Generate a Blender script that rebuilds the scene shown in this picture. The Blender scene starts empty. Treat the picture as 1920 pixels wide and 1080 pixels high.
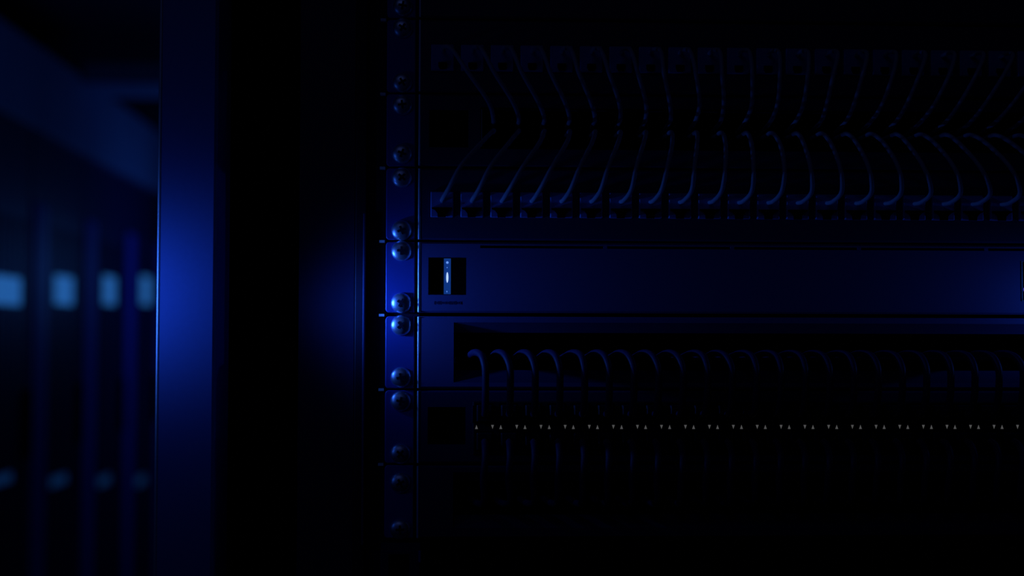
import bpy, bmesh, math, random
from mathutils import Vector, Matrix

random.seed(7)
SC = bpy.context.scene
COL = SC.collection

# ------------------------------------------------------------------ camera
F = 2667.0                       # focal length in pixels of a 1920x1080 frame
D = 0.853                        # camera to rack front plane (y = 0)
CAM = Vector((0.0, -D, 1.30))
YAW, PITCH, ROLL = math.radians(2.576), math.radians(2.06), 0.0026
fw = Vector((math.sin(YAW) * math.cos(PITCH), math.cos(YAW) * math.cos(PITCH), math.sin(PITCH)))
rt = fw.cross(Vector((0, 0, 1))).normalized()
up = rt.cross(fw)
RM = Matrix((rt, up, -fw)).transposed() @ Matrix.Rotation(ROLL, 3, 'Z')
cam = bpy.data.cameras.new('camera')
camo = bpy.data.objects.new('camera', cam)
COL.objects.link(camo)
camo.matrix_world = Matrix.Translation(CAM) @ RM.to_4x4()
cam.sensor_width = 36.0
cam.lens = 36.0 * F / 1920.0
cam.clip_start = 0.02
cam.clip_end = 60
cam.dof.use_dof = True
cam.dof.focus_distance = D
cam.dof.aperture_fstop = 4.2
SC.camera = camo

# ------------------------------------------------------------------ world, lamps, exposure
SC.view_settings.view_transform = 'Standard'
SC.view_settings.look = 'None'
SC.view_settings.gamma = 1.0
SC.view_settings.exposure = 0.0
SC.view_settings.use_curve_mapping = False
w = bpy.data.worlds.new('world')
w.use_nodes = True
w.node_tree.nodes['Background'].inputs[0].default_value = (0.0002, 0.0004, 0.003, 1)
w.node_tree.nodes['Background'].inputs[1].default_value = 1.0
SC.world = w
BLUE = (0.035, 0.17, 1.0)


def aim(o, target):
    d = (Vector(target) - o.location).normalized()
    o.rotation_euler = d.to_track_quat('-Z', 'Y').to_euler()


def spot(name, loc, target, energy, half, radius, color=BLUE):
    l = bpy.data.lights.new(name, 'SPOT')
    l.energy = energy
    l.color = color
    l.spot_size = math.radians(2 * half)
    l.spot_blend = 1.0
    l.shadow_soft_size = radius
    o = bpy.data.objects.new(name, l)
    COL.objects.link(o)
    o.location = loc
    aim(o, target)
    return o


def ray(px, py):
    v = RM @ Vector(((px - 960) / F, -(py - 540) / F, -1.0))
    return v


def at(px, py, Y=0.0):           # pixel -> point on the plane y = Y
    v = ray(px, py)
    return CAM + v * ((Y - CAM.y) / v.y)


def atx(px, py, X):              # pixel -> point on the plane x = X
    v = ray(px, py)
    return CAM + v * ((X - CAM.x) / v.x)


def beam(name, loc, direction, energy, sigma, radius, color=BLUE, tail=0.02):
    """a lamp with a soft, bell-shaped photometric profile"""
    ang = [2.0 * k for k in range(46)]
    cd = [1000.0 * (math.exp(-0.5 * (t / sigma) ** 2) + tail * math.exp(-0.5 * (t / (2.6 * sigma)) ** 2)) for t in ang]
    cd[-1] = 0.0
    txt = bpy.data.texts.new(name + '_profile')
    txt.write('IESNA:LM-63-2002\nTILT=NONE\n1 1000 1.0 %d 1 1 2 0 0 0\n1 1 0\n' % len(ang)
              + ' '.join('%.1f' % t for t in ang) + '\n0.0\n' + ' '.join('%.3f' % c for c in cd) + '\n')
    l = bpy.data.lights.new(name, 'POINT')
    l.energy = energy
    l.color = color
    l.shadow_soft_size = radius
    l.use_nodes = True
    nt = l.node_tree
    em = nt.nodes['Emission']
    ies = nt.nodes.new('ShaderNodeTexIES')
    ies.mode = 'INTERNAL'
    ies.ies = txt
    nt.links.new(ies.outputs['Fac'], em.inputs['Strength'])
    o = bpy.data.objects.new(name, l)
    COL.objects.link(o)
    o.location = loc
    o.rotation_euler = Vector(direction).normalized().to_track_quat('-Z', 'Y').to_euler()
    return o


ZL = at(750, 570).z              # height at which the blue lamps shine
A1 = math.radians(44.7)
beam('aisle_lamp', (-0.32, -0.156, at(350, 556, -0.03).z), (math.cos(A1), math.sin(A1), 0.0), 0.0234, 8.2, 0.022, BLUE, 0.07)
beam('cabinet_lamp', (-0.130, -0.026, ZL), (1.0, 0.30, -0.01), 0.0150, 13.5, 0.004, BLUE, 0.0)
beam('cabinet_end_lamp', (0.460, -0.026, at(1900, 572).z), (-1.0, 0.45, -0.01), 0.0115, 12.0, 0.004, BLUE, 0.0)


def lamp_area(name, loc, target, energy, sx, sy, color=BLUE):
    l = bpy.data.lights.new(name, 'AREA')
    l.shape = 'RECTANGLE'
    l.size, l.size_y = sx, sy
    l.energy = energy
    l.color = color
    o = bpy.data.objects.new(name, l)
    COL.objects.link(o)
    o.location = loc
    aim(o, target)


lamp_area('ambient_fill', (-0.5, -1.6, 2.55), (0.1, 0, 1.45), 0.28, 1.2, 0.3, (0.2, 0.3, 1.0))  # unseen ambient fill added behind the camera to lift the dim cables
lp = bpy.data.lights.new('far_aisle_lamp', 'POINT')
lp.energy = 2.8
lp.color = (0.05, 0.22, 1.0)
lp.shadow_soft_size = 0.08
lpo = bpy.data.objects.new('far_aisle_lamp', lp)
COL.objects.link(lpo)
lpo.location = (-0.62, CAM.y + 5.6, 1.55)
lp2 = lp.copy()
lp2.name = 'tray_fill'
lp2.energy = 0.6
lpo2 = bpy.data.objects.new('tray_fill', lp2)  # hidden fill light added to brighten the front of the cross tray
COL.objects.link(lpo2)
lpo2.location = (-0.45, CAM.y + 3.7, 1.95)


# ------------------------------------------------------------------ materials
def mat(name, col, rough=0.5, metal=0.0, spec=0.5, noise=0.0, scale=400.0, bump=0.0, emit=None, strength=1.0):
    m = bpy.data.materials.new(name)
    m.use_nodes = True
    nt = m.node_tree
    b = nt.nodes['Principled BSDF']
    b.inputs['Base Color'].default_value = (*col, 1)
    b.inputs['Roughness'].default_value = rough
    b.inputs['Metallic'].default_value = metal
    b.inputs['Specular IOR Level'].default_value = spec
    tc = nt.nodes.new('ShaderNodeTexCoord')
    nz = nt.nodes.new('ShaderNodeTexNoise')
    nz.inputs['Scale'].default_value = scale
    nz.inputs['Detail'].default_value = 4
    nt.links.new(tc.outputs['Object'], nz.inputs['Vector'])
    if noise > 0:
        rp = nt.nodes.new('ShaderNodeValToRGB')
        rp.color_ramp.elements[0].color = (*[c * (1 - noise) for c in col], 1)
        rp.color_ramp.elements[1].color = (*[min(1, c * (1 + noise)) for c in col], 1)
        nt.links.new(nz.outputs['Fac'], rp.inputs['Fac'])
        nt.links.new(rp.outputs['Color'], b.inputs['Base Color'])
    if bump > 0:
        bp = nt.nodes.new('ShaderNodeBump')
        bp.inputs['Strength'].default_value = bump
        bp.inputs['Distance'].default_value = 0.0002
        nt.links.new(nz.outputs['Fac'], bp.inputs['Height'])
        nt.links.new(bp.outputs['Normal'], b.inputs['Normal'])
    if emit:
        b.inputs['Emission Color'].default_value = (*emit, 1)
        b.inputs['Emission Strength'].default_value = strength
    return m


M = dict(
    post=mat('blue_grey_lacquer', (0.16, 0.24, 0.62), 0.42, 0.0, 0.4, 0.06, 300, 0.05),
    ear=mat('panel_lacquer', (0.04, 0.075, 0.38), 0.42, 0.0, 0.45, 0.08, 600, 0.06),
    panel=mat('satin_panel', (0.10, 0.095, 0.245), 0.38, 0.0, 0.5, 0.06, 500, 0.05),
    dpanel=mat('black_panel', (0.02, 0.03, 0.09), 0.45, 0.0, 0.4, 0.1, 600, 0.06),
    black=mat('matte_black', (0.002, 0.002, 0.004), 0.9, 0.0, 0.04, 0.2, 300),
    rail=mat('black_rail', (0.008, 0.009, 0.025), 0.6, 0.0, 0.2, 0.2, 500),
    baffle=mat('baffle_lacquer', (0.028, 0.036, 0.12), 0.5, 0.0, 0.3, 0.1, 300),
    screw=mat('dark_zinc', (0.66, 0.70, 0.85), 0.40, 0.94, 0.5, 0.08, 900),
    edge=mat('highlight_metal', (0.8, 0.82, 0.95), 0.45, 0.75, 0.5, 0.04, 900),
    white=mat('white_paint', (0.75, 0.75, 0.78), 0.6, 0.0, 0.3, 0.05, 900),
    cable=mat('pale_cable_sheath', (0.42, 0.42, 0.52), 0.5, 0.0, 0.4, 0.05, 500),
    dcable=mat('dark_cable_sheath', (0.038, 0.026, 0.095), 0.5, 0.0, 0.4, 0.08, 500),
    plug=mat('plug_plastic', (0.13, 0.20, 0.52), 0.5, 0.0, 0.4, 0.08, 700),
    dplug=mat('dark_plug_plastic', (0.008, 0.009, 0.02), 0.5, 0.0, 0.3, 0.1, 700),
    deep_black=mat('deep_black_plastic', (0.0012, 0.0012, 0.0025), 0.9, 0.0, 0.03, 0.1, 700),
    rim=mat('silver_rim', (0.6, 0.62, 0.7), 0.35, 1.0, 0.5, 0.04, 900),
    pipe=mat('lit_light_pipe', (0.02, 0.06, 0.3), 0.25, 0.0, 0.5, 0.05, 900, 0, (0.006, 0.045, 0.27), 0.75),
    pipe_off=mat('dark_light_pipe', (0.0012, 0.0012, 0.0025), 0.9, 0.0, 0.03, 0.05, 900),
    led=mat('white_blue_diode', (0.4, 0.6, 1), 0.3, 0.0, 0.5, 0, 10, 0, (0.50, 0.70, 1.0), 1.0),
    led_dim=mat('pale_blue_diode', (0.3, 0.5, 1), 0.3, 0.0, 0.5, 0, 10, 0, (0.14, 0.33, 0.85), 1.0),
    led_violet=mat('violet_diode', (0.3, 0.2, 1), 0.3, 0.0, 0.5, 0, 10, 0, (0.16, 0.07, 0.75), 1.0),
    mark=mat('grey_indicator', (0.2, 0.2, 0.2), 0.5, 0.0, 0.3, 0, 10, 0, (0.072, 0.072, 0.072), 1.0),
    duct=mat('duct_sheet_metal', (0.22, 0.30, 0.50), 0.6, 0.0, 0.3, 0.12, 6, 0.05),
    cab=mat('cabinet_lacquer', (0.02, 0.022, 0.10), 0.5, 0.0, 0.3, 0.15, 30),
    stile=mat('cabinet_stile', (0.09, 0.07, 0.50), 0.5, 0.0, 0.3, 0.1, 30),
    disp=mat('lit_display', (0.002, 0.003, 0.005), 0.7, 0.0, 0.05, 0, 10, 0, (0.016, 0.105, 0.36), 0.92),
    disp_low=mat('dim_display', (0.01, 0.02, 0.05), 0.4, 0.0, 0.4, 0, 10, 0, (0.0015, 0.012, 0.05), 1.0),
    wall=mat('wall_paint', (0.05, 0.06, 0.12), 0.8, 0.0, 0.2, 0.1, 3),
    floor=mat('floor_tile', (0.03, 0.035, 0.06), 0.4, 0.0, 0.4, 0.15, 5),
)


# ------------------------------------------------------------------ mesh helpers
def box(bm, x0, x1, y0, y1, z0, z1, c=0.0):
    b = bmesh.new()
    bmesh.ops.create_cube(b, size=1.0)
    for v in b.verts:
        v.co = Vector(((x0 + x1) / 2 + v.co.x * (x1 - x0), (y0 + y1) / 2 + v.co.y * (y1 - y0), (z0 + z1) / 2 + v.co.z * (z1 - z0)))
    if c > 0:
        bmesh.ops.bevel(b, geom=b.edges[:], offset=c, segments=2, affect='EDGES', profile=0.5)
    merge(bm, b)


def merge(bm, b):
    me = bpy.data.meshes.new('tmp')
    b.to_mesh(me)
    b.free()
    bm.from_mesh(me)
    bpy.data.meshes.remove(me)


def rounded(x0, x1, z0, z1, rs, n=6):       # rs: radii bottom-left, bottom-right, top-right, top-left
    pts = []
    for (cx, cz, a0, r) in ((x0, z0, 180, rs[0]), (x1, z0, 270, rs[1]), (x1, z1, 0, rs[2]), (x0, z1, 90, rs[3])):
        sx = 1 if cx == x0 else -1
        sz = 1 if cz == z0 else -1
        if r <= 1e-7:
            pts.append((cx, cz))
            continue
        for k in range(n + 1):
            a = math.radians(a0 + 90 * k / n)
            pts.append((cx + sx * r + r * math.cos(a), cz + sz * r + r * math.sin(a)))
    return pts


def rplate(bm, x0, x1, z0, z1, y0, y1, rs, c=0.0):   # rounded plate, front face at y0 with a chamfer
    rings = []
    if c > 0:
        rings.append((y0, rounded(x0 + c, x1 - c, z0 + c, z1 - c, [max(r - c, 1e-5) if r > 0 else 0 for r in rs])))
        rings.append((y0 + c, rounded(x0, x1, z0, z1, rs)))
    else:
        rings.append((y0, rounded(x0, x1, z0, z1, rs)))
    rings.append((y1, rounded(x0, x1, z0, z1, rs)))
    loft(bm, rings)


def loft(bm, rings):
    vr = [[bm.verts.new((p[0], y, p[1])) for p in pts] for y, pts in rings]
    bm.faces.new(vr[0])
    for a, b in zip(vr, vr[1:]):
        n = len(a)
        for i in range(n):
            bm.faces.new((a[i], b[i], b[(i + 1) % n], a[(i + 1) % n]))
    bm.faces.new(list(reversed(vr[-1])))


def prism(bm, pts, y0, y1):
    loft(bm, [(y0, pts), (y1, pts)])


def holed(bm, x0, x1, z0, z1, y0, y1, holes, c=0.0):     # plate with real rectangular cut-outs
    xs = sorted(set([x0, x1] + [h[0] for h in holes] + [h[1] for h in holes]))
    zs = sorted(set([z0, z1] + [h[2] for h in holes] + [h[3] for h in holes]))
    nx, nz = len(xs) - 1, len(zs) - 1

    def solid(i, j):
        if i < 0 or j < 0 or i >= nx or j >= nz:
            return False
        mx, mz = (xs[i] + xs[i + 1]) / 2, (zs[j] + zs[j + 1]) / 2
        return not any(h[0] < mx < h[1] and h[2] < mz < h[3] for h in holes)
    cache = {}

    def V(i, j, L):
        k = (i, j, L)
        if k not in cache:
            x, z = xs[i], zs[j]
            y = (y0, y0 + c, y1)[L]
            if L == 0 and c > 0:
                x = x + c if i == 0 else (x - c if i == nx else x)
                z = z + c if j == 0 else (z - c if j == nz else z)
            cache[k] = bm.verts.new((x, y, z))
        return cache[k]
    for i in range(nx):
        for j in range(nz):
            if not solid(i, j):
                continue
            bm.faces.new((V(i, j, 0), V(i + 1, j, 0), V(i + 1, j + 1, 0), V(i, j + 1, 0)))
            bm.faces.new((V(i, j, 2), V(i, j + 1, 2), V(i + 1, j + 1, 2), V(i + 1, j, 2)))
            for (di, dj, a, b) in ((-1, 0, (i, j + 1), (i, j)), (1, 0, (i + 1, j), (i + 1, j + 1)), (0, -1, (i, j), (i + 1, j)), (0, 1, (i + 1, j + 1), (i, j + 1))):
                if solid(i + di, j + dj):
                    continue
                outer = not (0 <= i + di < nx and 0 <= j + dj < nz)
                if outer and c > 0:
                    bm.faces.new((V(*a, 0), V(*a, 1), V(*b, 1), V(*b, 0)))
                    bm.faces.new((V(*a, 1), V(*a, 2), V(*b, 2), V(*b, 1)))
                else:
                    bm.faces.new((V(*a, 0), V(*a, 2), V(*b, 2), V(*b, 0)))


def catmull(P, n=9):
    P = [Vector(p) for p in P]
    Q = [P[0] * 2 - P[1]] + P + [P[-1] * 2 - P[-2]]
    out = []
    for i in range(1, len(Q) - 2):
        p0, p1, p2, p3 = Q[i - 1:i + 3]
        for k in range(n):
            t = k / n
            out.append(0.5 * ((2 * p1) + (p2 - p0) * t + (2 * p0 - 5 * p1 + 4 * p2 - p3) * t * t + (3 * p1 - p0 - 3 * p2 + p3) * t ** 3))
    out.append(P[-1])
    return out


def tube(bm, pts, r, sides=10):
    rings = []
    ref = Vector((1, 0, 0))
    for i, p in enumerate(pts):
        t = (pts[min(i + 1, len(pts) - 1)] - pts[max(i - 1, 0)]).normalized()
        u = (ref - t * ref.dot(t))
        if u.length < 1e-4:
            u = Vector((0, 0, 1)) - t * t.z
        u.normalize()
        ref = u
        v = t.cross(u)
        rr = r[i] if isinstance(r, list) else r
        rings.append([bm.verts.new(p + (u * math.cos(a) + v * math.sin(a)) * rr) for a in [2 * math.pi * k / sides for k in range(sides)]])
    for a, b in zip(rings, rings[1:]):
        for k in range(sides):
            bm.faces.new((a[k], a[(k + 1) % sides], b[(k + 1) % sides], b[k]))
    bm.faces.new(list(reversed(rings[0])))
    bm.faces.new(rings[-1])


def lathe_y(bm, cx, cz, prof, n=40):      # prof: list of (radius, y) front to back
    rings = []
    for r, y in prof:
        rings.append([bm.verts.new((cx + r * math.cos(2 * math.pi * k / n), y, cz + r * math.sin(2 * math.pi * k / n))) for k in range(n)])
    bm.faces.new(rings[0])
    for a, b in zip(rings, rings[1:]):
        for k in range(n):
            bm.faces.new((a[k], b[k], b[(k + 1) % n], a[(k + 1) % n]))
    bm.faces.new(list(reversed(rings[-1])))


def obj(name, bm, m, parent=None, smooth=None, label=None):
    bmesh.ops.recalc_face_normals(bm, faces=bm.faces[:])
    me = bpy.data.meshes.new(name)
    if parent is not None:
        org = PIVOT.get(parent, Vector((0, 0, 0)))
        bmesh.ops.translate(bm, verts=bm.verts[:], vec=-org)
    bm.to_mesh(me)
    bm.free()
    me.materials.append(M[m] if isinstance(m, str) else m)
    o = bpy.data.objects.new(name, me)
    COL.objects.link(o)
    if smooth is not None:
        for p in me.polygons:
            p.use_smooth = True
        me.set_sharp_from_angle(angle=math.radians(smooth))
    if parent is not None:
        o.parent = parent
        PIVOT[o] = PIVOT.get(parent, Vector((0, 0, 0)))
    if label:
        o['label'] = label
    return o


PIVOT = {}


def thing(name, label, cat, loc=(0, 0, 0), group=None):
    o = bpy.data.objects.new(name, None)
    o.empty_display_size = 0.02
    COL.objects.link(o)
    o.location = loc
    o['label'] = label
    o['category'] = cat
    if group:
        o['group'] = group
    PIVOT[o] = Vector(loc)
    return o


def single(o, label, cat, group=None):
    o['label'] = label
    o['category'] = cat
    if group:
        o['group'] = group
    return o


def struct(name, bm, m):
    o = obj(name, bm, m)
    o['kind'] = 'structure'
    return o


NB = bmesh.new


def part_box(name, m, parent, *a, c=0.0, **k):
    b = NB()
    box(b, *a, c=c)
    return obj(name, b, m, parent, **k)


# ------------------------------------------------------------------ room shell
XROW = -1.233
CEIL = 2.75
b = NB(); box(b, -2.4, 2.4, -2.6, 6.2, -0.1, 0.0); struct('floor', b, 'floor')
b = NB(); box(b, -2.4, 2.4, -2.6, 6.2, CEIL, CEIL + 0.1); struct('ceiling', b, 'wall')
b = NB(); box(b, -2.4, -2.3, -2.6, 6.2, 0, CEIL); struct('wall_left', b, 'wall')
b = NB(); box(b, 2.3, 2.4, -2.6, 6.2, 0, CEIL); struct('wall_right', b, 'wall')
b = NB(); box(b, -2.3, 2.3, 6.1, 6.2, 0, CEIL); struct('wall_back', b, 'wall')

# ------------------------------------------------------------------ the cabinet that holds the equipment
XL = at(723, 560).x              # left end of the nineteen-inch panels
XR = XL + 0.4826
PXM = (at(823, 560).x - at(723, 560).x) / 100.0   # metres per pixel near the left ear


def X(px, Y=0.0):
    return at(px, 560, Y).x


def Z(py, px=760, Y=0.0):
    return at(px, py, Y).z


YP = -0.03
CABTOP = 2.0
cab = thing('equipment_cabinet', 'tall dark equipment cabinet in front with blue-lit post and rack rails', 'cabinet', (X(350, YP), 0.0, 0.0))
px0, px1 = X(294.5, YP), X(404.5, YP)
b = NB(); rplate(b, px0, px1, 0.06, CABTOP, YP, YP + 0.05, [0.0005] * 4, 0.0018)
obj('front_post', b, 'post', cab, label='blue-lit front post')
b = NB(); tube(b, [Vector((px0 + 0.0006, YP + 0.0006, 0.061)), Vector((px0 + 0.0006, YP + 0.0006, CABTOP - 0.001))], 0.0011, 20)
obj('edge_highlight', b, 'edge', cab, smooth=40, label='added strip for the highlight along the front post edge')  # pale metal strip added on the bevel to give its highlight
CR = XR + (XL - px0)             # the right outer side mirrors the left one
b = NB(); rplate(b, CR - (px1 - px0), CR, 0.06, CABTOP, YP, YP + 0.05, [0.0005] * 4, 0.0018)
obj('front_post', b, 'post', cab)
# baffles beside the rails
for s in (0, 1):
    def sx(a):
        return a if s == 0 else XL + XR - a
    def bx(name, m, xa, xb, *r, c=0.0):
        xa, xb = sorted((sx(xa), sx(xb)))
        return part_box(name, m, cab, xa, xb, *r, c=c)
    bx('baffle', 'baffle', X(560, 0.035), X(664, 0.035), 0.035, 0.037, 0.06, CABTOP)
    bx('rail_return', 'rail', X(665), X(686), 0.001, 0.034, 0.06, CABTOP, c=0.0006)
    bx('edge_strip', 'baffle', X(679.5, -0.004), X(684, -0.004), -0.0014, 0.001, Z(1022, 682), Z(400, 682), c=0.0004)
    bx('mounting_rail', 'rail', X(686.5), X(786), 0.0045, 0.0065, 0.06, CABTOP)
    bx('side_panel', 'black', px0 + 0.001, px0 + 0.003, YP + 0.05, 0.75, 0.06, CABTOP)
part_box('top_panel', 'black', cab, px0, CR, YP + 0.001, 0.75, CABTOP, CABTOP + 0.02)
part_box('base_panel', 'black', cab, px0, CR, YP + 0.001, 0.75, 0.0, 0.06)
part_box('rear_panel', 'black', cab, px0 + 0.003, CR - 0.003, 0.745, 0.75, 0.06, CABTOP)
# tick marks painted on the rail at every unit boundary
SEAM = [-104, 35, 174.5, 313.5, 451.5, 590, 730, 870.5, 1011]
for py in SEAM[1:8]:
    x0, x1 = X(711, 0.004), X(721, 0.004)
    z = Z(py + 0.8, 716)
    part_box('tick_mark', 'white', cab, x0, x1, 0.0012, 0.0046, z - 0.00075, z + 0.00075)


# ------------------------------------------------------------------ rack units
def screw(parent, cx, cz, rot):
    b = NB()
    R = 19.3 * PXM
    prof = [(R * math.sin(a), -0.0033 * math.cos(a) ** 1.0) for a in [math.radians(k) for k in (4, 12, 20, 30, 40, 50, 60, 70, 78, 85)]]
    prof = [(r, y - 0.0002) for r, y in prof] + [(R, -0.0001), (R, 0.0004)]
    lathe_y(b, cx, cz, prof, 44)
    s = obj('screw', b, 'screw', parent, smooth=40)
    b = NB()
    ln, wd = R * 0.42, R * 0.11
    cross = []
    for q in range(4):
        a = rot + q * math.pi / 2
        ca, sa = math.cos(a), math.sin(a)
        for (u, v) in ((wd, -wd), (ln, -wd), (ln, wd)):
            cross.append((cx + u * ca - v * sa, cz + u * sa + v * ca))
    prism(b, cross, -0.00358, -0.0022)
    obj('cross_slot', b, 'rail', s)


EX1 = X(777)                     # inner end of the left ear
BX0 = X(784.5)                   # left end of the panel body


def unit(name, label, cat, i, body_m, holes=(), group=None, scr=(), gap=1.9, ear_m='ear', depth=0.0, body_y=-0.0015, no_body=False):
    z1, z0 = Z(SEAM[i], 750), Z(SEAM[i + 1], 750)
    z1 -= gap * PXM * (1.6 if i == 5 else 1)
    z0 += gap * PXM * (2.1 if i == 4 else 1)
    t = thing(name, label, cat, ((XL + XR) / 2, 0, z0), group)
    for s in (0, 1):
        b = NB()
        r = 0.0022
        if s == 0:
            rplate(b, XL, EX1, z0, z1, 0.0, 0.004, [r, 0, 0, r], 0.0005)
        else:
            rplate(b, XL + XR - EX1, XR, z0, z1, 0.0, 0.004, [0, r, r, 0], 0.0005)
        obj('ear', b, ear_m, t)
        cx = X(752.5) if s == 0 else XL + XR - X(752.5)
        for k, py in enumerate(scr):
            screw(t, cx, Z(py, 752), 0.3 + i * 0.7 + k * 1.1 + s)
    if not no_body:
        b = NB()
        holed(b, BX0, XL + XR - BX0, z0, z1, body_y, 0.0022, list(holes), 0.0011)
        obj('faceplate', b, body_m, t)
        b = NB(); tube(b, [Vector((BX0 + 0.0003, body_y + 0.0004, z0 + 0.0003)), Vector((BX0 + 0.0003, body_y + 0.0004, z1 - 0.0003))], 0.00075, 16)
        obj('edge_highlight', b, 'edge', t, smooth=40, label='added thin strip for the highlight on the left panel edge')  # thin metal strip added to draw the highlight of the panel bevel
        # flange bridging ears and body behind the groove, and the tray behind
        b = NB()
        box(b, EX1 - 0.006, BX0 + 0.004, 0.0041, 0.0044, z0, z1)
        obj('flange', b, 'rail', t)
    return t, z0, z1


def hole(px0_, px1_, py0, py1, ppx=None):
    c = ppx or (px0_ + px1_) / 2
    return (X(px0_), X(px1_), at(c, py1).z, at(c, py0).z)


def window(parent, h, lit):      # recessed square status window with a light pipe between two dark shutters
    x0, x1, z0, z1 = h
    b = NB()
    holed(b, x0, x1, z0, z1, -0.0012, 0.0045, [(x0 + 0.0004, x1 - 0.0004, z0 + 0.0004, z1 - 0.0004)])
    fr = obj('window_frame', b, 'black', parent)
    cx = (x0 + x1) / 2
    hw = 6.6 * PXM
    for s in (-1, 1):
        xa, xb = sorted((cx + s * hw, x0 + 0.0004 if s < 0 else x1 - 0.0004))
        part_box('shutter', 'deep_black', fr, xa, xb, 0.0005, 0.004, z0 + 0.0004, z1 - 0.0004, c=0.0003)
    b = NB()
    n = 12
    pts = [(cx + hw * math.cos(math.pi * k / n), 0.0032 - 0.6 * hw * math.sin(math.pi * k / n)) for k in range(n + 1)]
    lo = [b.verts.new((p[0], p[1], z0 + 0.0004)) for p in pts]
    hi = [b.verts.new((p[0], p[1], z1 - 0.0004)) for p in pts]
    for k in range(n):
        b.faces.new((lo[k], lo[k + 1], hi[k + 1], hi[k]))
    b.faces.new(lo); b.faces.new(list(reversed(hi)))
    b.faces.new((lo[0], hi[0], hi[-1], lo[-1]))
    obj('light_pipe', b, 'pipe' if lit else 'pipe_off', fr, smooth=30, label='glowing blue light pipe' if lit else None)
    return fr


def ellipsoid(parent, name, m, cx, y, cz, rx, ry, rz):
    b = NB()
    bmesh.ops.create_uvsphere(b, u_segments=20, v_segments=12, radius=1.0)
    for v in b.verts:
        v.co = Vector((cx + v.co.x * rx, y + v.co.y * ry, cz + v.co.z * rz))
    return obj(name, b, m, parent, smooth=60)


RP0 = XL + XR - X(851)           # right end of the long openings
# A: blank at the very top
unit('blanking_plate', 'black blanking panel at the top edge of the picture above the upper patch panel', 'panel', 0, 'dpanel', scr=(-86, 12))

# B, D: patch panels
PITCH_P = (X(1384) - X(828)) / 10.0


def portx(n):
    return X(828) + PITCH_P * n


def patch_panel(i, label, jy0, jy1, scr):
    jw = 22.5 * PXM
    zt, zb = Z(jy0, 828), Z(jy1, 828)
    holes = [(portx(n) - jw, portx(n) + jw, zb, zt) for n in range(24)]
    t, z0, z1 = unit('patch_bay', label, 'patch panel', i, 'dpanel', holes, 'patch panels', scr)
    for n in range(24):
        b = NB()
        c = portx(n)
        holed(b, c - jw + 0.0001, c + jw - 0.0001, zb + 0.0001, zt - 0.0001, -0.0008, 0.004, [(c - 0.0058, c + 0.0058, zb + 0.003, zt - 0.0035)])
        box(b, c - jw + 0.0001, c + jw - 0.0001, 0.0041, 0.006, zb + 0.0001, zt - 0.0001)
        obj('jack', b, 'plug', t)
    return t


patch_panel(1, 'upper patch panel with a dim row of plugged jacks under the blanking panel', 84, 135, (53, 155))
patch_panel(3, 'lower patch panel with a brighter row of blue-lit jacks above the glowing status window', 359, 409, (333, 432))

# C: cable pass-through with a long slot
ch = hole(803, 877, 207, 277)
cs = (X(903), RP0, Z(276, 903), Z(206, 903))
tC, z0, z1 = unit('cable_pass_through', 'black cable entry panel with unlit square window between the two patch panels', 'panel', 2, 'dpanel', [ch, cs], 'cable entry panels', (197, 288))
window(tC, ch, False)
b = NB(); holed(b, cs[0] - 0.0012, cs[1] + 0.0012, cs[2] - 0.0012, cs[3] + 0.0012, -0.0022, -0.0012, [cs], 0.0006)
obj('slot_trim', b, 'black', tC)
part_box('slot_edge', 'rim', tC, cs[0] - 0.0006, cs[0] - 0.0001, -0.0027, -0.0021, cs[2], cs[3], c=0.0001)

# E: grey panel with the glowing window
eh = hole(803, 874, 483, 553)
eh2 = hole(1914.5, 1986, 490, 565)
slots = []
sz1, sz0 = Z(460.5, 900), Z(465.5, 900)
for k in range(5):
    slots.append((X(900 + 238 * k), X(1131 + 238 * k), sz0, sz1))
slots[-1] = (slots[-1][0], X(2050), sz0, sz1)
tE, z0, z1 = unit('status_plate', 'satin grey panel with a glowing blue status window and slotted top edge', 'panel', 4, 'panel', [eh, eh2] + slots, None, (470.5, 568))
b = NB(); box(b, X(890), X(2060), 0.0028, 0.0034, sz0 - 0.001, sz1 + 0.001); obj('slot_backing', b, 'black', tE)
wE = window(tE, eh, True)
cx = (eh[0] + eh[1]) / 2
ellipsoid(wE, 'diode', 'led', cx, 0.0018, Z(520, 838), 2.1 * PXM, 0.0011, 10 * PXM)
ellipsoid(wE, 'diode', 'led_dim', cx, 0.0016, Z(492, 838), 2.4 * PXM, 0.0008, 2.3 * PXM)
ellipsoid(wE, 'diode', 'led_dim', cx - 0.0001, 0.0016, Z(501.5, 838), 0.8 * PXM, 0.0006, 0.9 * PXM)
ellipsoid(wE, 'diode', 'led_dim', cx - 0.0002, 0.0016, Z(546.5, 838), 0.7 * PXM, 0.0006, 1.4 * PXM)
# row of small dark printed characters under the window
b = NB()
random.seed(3)
px = 814.0
while px < 864:
    wd = random.choice((1.6, 2.2, 2.8))
    hh = random.choice((2.0, 2.6, 3.0))
    box(b, X(px), X(px + wd), -0.00165, -0.0014, Z(568 + hh, 838), Z(568 - hh, 838))
    px += wd + 1.1
obj('printed_text', b, 'dpanel', tE, label='tiny dark line of print')
wR = window(tE, eh2, False)
b = NB(); holed(b, eh2[0] - 0.0001, eh2[1] + 0.0001, eh2[2] - 0.0001, eh2[3] + 0.0001, -0.00175, -0.0013, [(eh2[0] + 0.0005, eh2[1] - 0.0005, eh2[2] + 0.0005, eh2[3] - 0.0005)], 0.0002)
obj('window_rim', b, 'rim', wR)
ellipsoid(wR, 'diode', 'led_violet', X(1921.5), -0.0004, Z(543, 1920), 2.6 * PXM, 0.0008, 5 * PXM)


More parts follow.
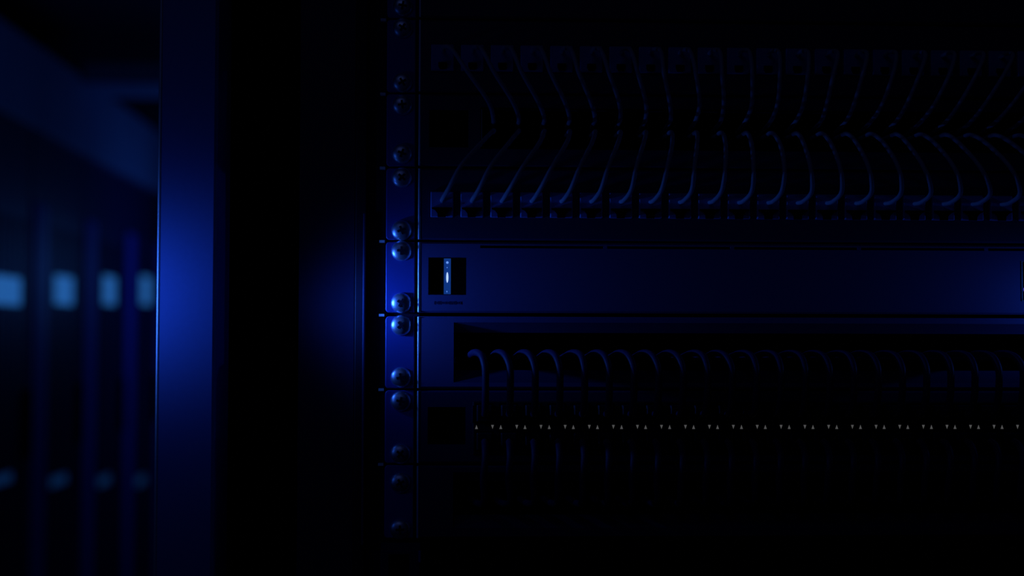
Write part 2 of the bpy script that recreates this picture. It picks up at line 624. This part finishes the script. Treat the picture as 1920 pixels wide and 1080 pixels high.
# F, H: wide-mouthed cable openings with sloping lips
def mouth_unit(i, label, op, scr):
    yt, yb = op
    zt, zb = Z(yt, 851), Z(yb, 851)
    h = (X(851), RP0, zb, zt)
    t, z0, z1 = unit('cable_entry_plate', label, 'panel', i, 'dpanel' if i == 7 else 'panel', [h], 'cable mouth panels', scr)
    dt = Z(yt, 851) - Z(yt + 19, 851)
    for nm, za, zc in (('upper_lip', zt, zt - dt), ('lower_lip', zb, zb + dt * 1.2)):
        b = NB()
        for k in (0, 1):
            pass
        prof = [(-0.0014, za), (0.0045, zc), (0.007, zc), (0.0022, za)]
        l = [b.verts.new((h[0], p[0], p[1])) for p in prof]
        r = [b.verts.new((h[1], p[0], p[1])) for p in prof]
        for k in range(4):
            b.faces.new((l[k], l[(k + 1) % 4], r[(k + 1) % 4], r[k]))
        b.faces.new(l); b.faces.new(r)
        obj(nm, b, 'panel' if i == 5 and nm == 'upper_lip' else 'dpanel', t)  # lower lip of the grey panel coloured darker so it looks less lit
    for xx, s in ((h[0], 1), (h[1], -1)):
        b = NB(); xa, xb = sorted((xx - s * 0.0006, xx)); box(b, xa, xb, 0.0023, 0.05, zb, zt); obj('mouth_cheek', b, 'black', t)
    return t


mouth_unit(5, 'grey panel with a wide dark opening under the glowing status panel', (604.5, 717), (610, 707.5))
mouth_unit(7, 'black panel with a wide dark opening at the bottom, under the network switch', (885, 990), (905, 992))

# G: network switch
gw = hole(803, 873.5, 763, 833)
SP = (X(1896.5) - X(895)) / 22.5 * 0 + (X(1806.5) - X(909)) / (22 * 0.9 + 0.2 * 1.0) * 0 + 44.45 * PXM * 0.995
GX = X(909)


def swx(n):
    return GX + SW * n


SW = (X(1887.5) - X(909)) / 22.0
gb = (X(887), swx(23) + 22 * PXM, Z(852, 890), Z(752, 890))
tG, z0, z1 = unit('network_switch', 'black network switch with a row of small grey triangles between two port rows', 'switch', 6, 'dpanel', [gw, gb], None, (752, 850.5))
window(tG, gw, False)
pz = [(Z(756, 900), Z(793, 900)), (Z(808, 900), Z(846, 900))]
ph = 17.5 * PXM
holes = [(swx(n) - ph, swx(n) + ph, zz[1], zz[0]) for n in range(24) for zz in pz]
b = NB(); holed(b, gb[0], gb[1], gb[2], gb[3], -0.0028, 0.004, holes, 0.0005); obj('port_block', b, 'dplug', tG)
part_box('port_backing', 'black', tG, gb[0], gb[1], 0.0102, 0.011, gb[2], gb[3])
part_box('block_edge', 'dpanel', tG, gb[0] - 0.0004, gb[0] + 0.0002, -0.0034, -0.0016, Z(792, 890), Z(760, 890), c=0.0001)
for n in range(24):
    for (dx, upw) in ((-15, 1), (15, -1)):
        c = swx(n) + dx * PXM
        if n == 23 and upw < 0:
            pass
        zc = Z(800, 900)
        a, hgt = 2.7 * PXM, 3.8 * PXM
        if upw > 0:
            pts = [(c - a, zc - hgt), (c + a, zc - hgt), (c, zc + hgt)]
        else:
            pts = [(c - a, zc + hgt), (c, zc - hgt), (c + a, zc + hgt)]
        b = NB(); prism(b, pts, -0.0030, -0.0027)
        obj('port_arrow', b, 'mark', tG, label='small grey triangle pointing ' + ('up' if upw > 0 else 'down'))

# I: next appliance, just its top shows
z1 = Z(1018, 750); z0 = z1 - 0.0875
tI = thing('rack_server', 'dark server with a framed ear cut off by the bottom edge of the picture', 'server', ((XL + XR) / 2, 0, z0))
for s in (0, 1):
    b = NB()
    xa, xb = X(716, -0.008), X(790, -0.008)
    ia, ib = X(731, -0.008), X(770, -0.008)
    if s:
        xa, xb, ia, ib = XL + XR - xb, XL + XR - xa, XL + XR - ib, XL + XR - ia
    zt = Z(1032, 750, -0.008)
    holed(b, xa, xb, z0, zt, -0.008, 0.004, [(ia, ib, z0 + 0.008, zt - 0.0022)], 0.0006)
    obj('ear_frame', b, 'dpanel', tI)
    b = NB(); box(b, xa, xb, -0.001, 0.0042, zt, z1); obj('ear', b, 'dpanel', tI)
    b = NB(); xm = (X(787, -0.008) if s == 0 else XL + XR - X(787, -0.008)); box(b, xm, xm + 0.0016, -0.0105, -0.008, Z(1050, 788), Z(1028, 788), c=0.0004); obj('latch', b, 'ear', tI)
part_box('chassis', 'black', tI, X(795), XL + XR - X(795), -0.001, 0.6, z0, z1)

# ------------------------------------------------------------------ patch cords
ORD = ['first', 'second', 'third', 'fourth', 'fifth', 'sixth', 'seventh', 'eighth', 'ninth', 'tenth', 'eleventh', 'twelfth', 'thirteenth', 'fourteenth', 'fifteenth', 'sixteenth', 'seventeenth', 'eighteenth', 'nineteenth', 'twentieth', 'twenty-first', 'twenty-second', 'twenty-third', 'twenty-fourth']
EP = (X(1394) - X(922)) / 10.0


def patch_cord(n, row):
    c = portx(n)
    e = X(922, 0.012) + EP * n
    if row == 0:
        zt, zb = Z(85, 828), Z(134, 828)
        zc = Z(97, 828); ze = Z(238, 903, 0.012)
        lab = 'pale patch cable arching down from %s jack of upper patch panel, counting from blue-lit post' % ORD[n]
        grp = 'cords of the upper patch panel'
    else:
        zt, zb = Z(360, 828), Z(408, 828)
        zc = Z(377, 828); ze = Z(252, 903, 0.012)
        lab = 'pale patch cable rising from %s jack of lower patch panel, counting from blue-lit post' % ORD[n]
        grp = 'cords of the lower patch panel'
    t = thing('patch_cable', lab, 'cable', (c, 0, zb), grp)
    hw = 21.5 * PXM
    b = NB()
    rplate(b, c - hw, c + hw, zb, zt, -0.0035, -0.0009, [0.0006] * 4, 0.0006)
    box(b, c - 0.0054, c + 0.0054, -0.0009, 0.0038, zb + 0.0035, zt - 0.004)
    pl = obj('plug', b, 'plug', t)
    zz = zb + 0.0 * PXM
    q = PXM
    pts = [(c - 8 * q, zz - 0.2 * q), (c + 7 * q, zz - 0.2 * q), (c + 7.5 * q, zz + 7 * q), (c + 13 * q, zz + 13 * q), (c + 19 * q, zz + 15.5 * q), (c + 19 * q, zz + 18 * q), (c - 19 * q, zz + 18 * q), (c - 19 * q, zz + 15.5 * q), (c - 13 * q, zz + 13 * q), (c - 8.5 * q, zz + 7 * q)]
    if row == 0:
        pts = [(c - 5 * q, zz + 2 * q), (c + 5 * q, zz + 2 * q), (c + 8 * q, zz + 8 * q), (c + 8 * q, zz + 15 * q), (c - 8 * q, zz + 15 * q), (c - 8 * q, zz + 8 * q)]
    b = NB(); prism(b, pts, -0.0048, -0.0036); obj('latch_notch_shade', b, 'deep_black', pl)  # black prism stands in for the dark hollow of the latch notch
    rnd = random.Random(n * 7 + row)
    j = rnd.uniform(-0.0012, 0.0012)
    s = 1 if row == 0 else -1
    d = (zc - ze)
    lead = c - 0.002
    if row == 0:
        P = [(c, -0.0022, zc), (c + 0.001, -0.012, zc + 0.0006), (c + (e - c) * 0.12 + 0.002, -0.024, zc - d * 0.08),
             (c + (e - c) * 0.45 + j, -0.030, zc - d * 0.40), (c + (e - c) * 0.85 + j, -0.022, zc - d * 0.76),
             (e, -0.008, ze + d * 0.06), (e, 0.012, ze), (e, 0.05, ze - 0.004)]
    else:
        P = [(c, -0.0022, zc), (c + 0.0005, -0.016, zc), (c + (e - c) * 0.10 + 0.001, -0.034, zc - d * 0.10),
             (c + (e - c) * 0.40 + j, -0.040, zc - d * 0.40), (c + (e - c) * 0.80 + j, -0.028, zc - d * 0.76),
             (e, -0.010, ze - abs(d) * 0.02), (e, 0.012, ze), (e, 0.05, ze + 0.002)]
    b = NB(); tube(b, catmull(P, 8), 4.1 * PXM, 12)
    obj('cable', b, 'cable', t, smooth=60)


for n in range(22):
    patch_cord(n, 0)
    patch_cord(n, 1)


def switch_cord(n, row):
    c = swx(n)
    e = X(878, 0.04) + (X(1343) - X(878)) / 10.0 * 1.02 * n
    s = 1 if row == 0 else -1
    z_in = Z(672, 860, 0.04) if row == 0 else Z(930, 860, 0.04)
    zt, zb = (Z(757, 900), Z(792, 900)) if row == 0 else (Z(809, 900), Z(845, 900))
    zm = (zt + zb) / 2
    if row == 0:
        lab = 'black patch cable dropping into %s upper port of network switch, counting from blue-lit post' % ORD[n]
        grp = 'cords into the upper switch ports'
    else:
        lab = 'black patch cable hanging from %s lower port of network switch, counting from blue-lit post' % ORD[n]
        grp = 'cords into the lower switch ports'
    t = thing('patch_cable', lab, 'cable', (c, 0, zb), grp)
    b = NB()
    hw = 15 * PXM
    rplate(b, c - hw, c + hw, zb + 0.0004, zt - 0.0004, -0.0065, 0.009, [0.0008] * 4, 0.0008)
    pl = obj('plug', b, 'dplug', t)
    b = NB(); box(b, c - 0.0022, c + 0.0022, -0.0095, -0.0066, zm - 0.0022, zm + 0.0022, c=0.0006); obj('boot', b, 'deep_black', pl)
    rnd = random.Random(n * 5 + row + 50)
    j = rnd.uniform(-0.0008, 0.0008)
    if row == 0:
        z_pk = Z(664, 900, -0.012)
        P = [(c - 0.016, 0.09, z_in - 0.002), (c - 0.0135, 0.04, z_in), (c - 0.0105, 0.012, z_in + 0.0008), (c - 0.0065 + j, -0.006, z_pk + 0.0008),
             (c - 0.0025 + j, -0.018, z_pk - 0.0005), (c - 0.0003, -0.0235, z_pk - 0.0075), (c, -0.0235, z_pk - 0.018), (c, -0.022, zm + 0.010), (c, -0.017, zm + 0.002), (c, -0.0098, zm), (c, -0.0085, zm)]
    else:
        P = [(c, -0.0085, zm), (c, -0.0098, zm), (c, -0.017, zm - 0.002), (c, -0.022, zm - 0.009), (c - 0.001, -0.022, zm - 0.02),
             (c + j, -0.016, z_in + 0.003), (c + (e - c) * 0.4, 0.0, z_in), (e, 0.03, z_in + 0.001), (e, 0.08, z_in)]
    b = NB(); tube(b, catmull(P, 7), 6.6 * PXM, 12)
    obj('cable', b, 'dcable', t, smooth=60)


for n in range(23):
    switch_cord(n, 0)
    switch_cord(n, 1)

# ------------------------------------------------------------------ row of cabinets along the aisle on the left
ys = [atx(px, 545, XROW).y for px in (18, 124, 208, 276)]
edges = [ys[0] - 0.30, (ys[0] + ys[1]) / 2, (ys[1] + ys[2]) / 2, (ys[2] + ys[3]) / 2, ys[3] + 0.31]
HB = atx(0, 204, XROW).z         # underside of the trunking = top of the cabinets
HT = atx(0, 32, XROW).z
names = ['aisle cabinet cut by the picture edge, with the widest pale blue display',
         'aisle cabinet with a bright blue display, next to the one cut by the picture edge',
         'aisle cabinet with a blue display, second from the blue-lit post',
         'aisle cabinet with the narrowest blue display, directly beside the blue-lit post']
for k in range(4):
    y0, y1 = edges[k] + 0.004, edges[k + 1] - 0.004
    t = thing('aisle_cabinet', names[k], 'cabinet', (XROW - 0.4, (y0 + y1) / 2, 0), 'cabinets along the aisle')
    part_box('body', 'cab', t, XROW - 0.8, XROW - 0.03, y0, y1, 0.06, HB, c=0.004)
    part_box('plinth', 'black', t, XROW - 0.78, XROW - 0.05, y0 + 0.01, y1 - 0.01, 0.0, 0.06)
    for ya, yb in ((y0, y0 + 0.085), (y1 - 0.05, y1)):
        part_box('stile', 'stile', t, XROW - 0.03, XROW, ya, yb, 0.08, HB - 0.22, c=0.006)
    # perforated door between the stiles
    b = NB()
    da, db = y0 + 0.095, y1 - 0.06
    box(b, XROW - 0.03, XROW - 0.012, da, db, 0.08, HB - 0.22)
    for q in range(9):
        yy = da + (db - da) * (q + 0.5) / 9
        box(b, XROW - 0.012, XROW - 0.008, yy - 0.008, yy + 0.008, 0.12, HB - 0.28)
    dr = obj('door', b, 'cab', t)
    yc = ys[k]
    pxs = (18, 124, 208, 276)[k]
    wpx = (46, 29, 20, 15)[k] / 2
    for nm, m, pa, pb, grow, pxx in (('display', 'disp', 518, 571, 1.0, pxs), ('lower_display', 'disp_low', 890, 908, 0.95, (8, 118, 203, 271)[k])):
        ya, yb = atx(pxx - wpx * grow, 545, XROW).y, atx(pxx + wpx * grow, 545, XROW).y
        za, zb2 = atx(pxx, pb, XROW).z, atx(pxx, pa, XROW).z
        b = NB(); box(b, XROW - 0.012, XROW - 0.002, ya, yb, za, zb2, c=0.003)
        obj(nm, b, m, t, label='lit pale blue display' if nm == 'display' else 'dim blue display low on the door')
    b = NB(); box(b, XROW - 0.012, XROW + 0.012, db - 0.05, db - 0.03, 0.95, 1.15, c=0.004); obj('door_handle', b, 'deep_black', dr)

b = NB(); box(b, XROW - 0.35, XROW, edges[0], edges[4] + 0.05, HB, HT, c=0.006)
for q in range(5):
    yy = edges[q] + 0.02 if q < 4 else edges[4]
    box(b, XROW - 0.352, XROW + 0.002, yy - 0.012, yy + 0.012, HB - 0.0, HT + 0.002)
single(obj('overhead_trunking', b, 'duct'), 'long blue-lit overhead trunking running along the tops of the aisle cabinets', 'trunking')
yb_ = atx(152, 140, XROW).y
zA = at(230, 156, yb_).z; zB = at(230, 119, yb_).z
t = thing('cross_tray', 'faint horizontal cable tray crossing the aisle above the long trunking', 'cable tray', (XROW + 0.5, yb_, zA))
xa, xb = XROW + 0.006, px0 + 0.02
part_box('tray_floor', 'duct', t, xa, xb, yb_ + 0.01, yb_ + 0.29, zA + 0.0, zA + 0.006)
for yy in (yb_, yb_ + 0.29):
    part_box('tray_side', 'duct', t, xa, xb, yy, yy + 0.01, zA, zB, c=0.002)
for q in range(2):
    xx = xa + 0.35 + q * 0.9
    b = NB(); tube(b, [Vector((xx, yb_ + 0.15, zA)), Vector((xx, yb_ + 0.15, CEIL))], 0.006, 8); obj('hanger_rod', b, 'rim', t)
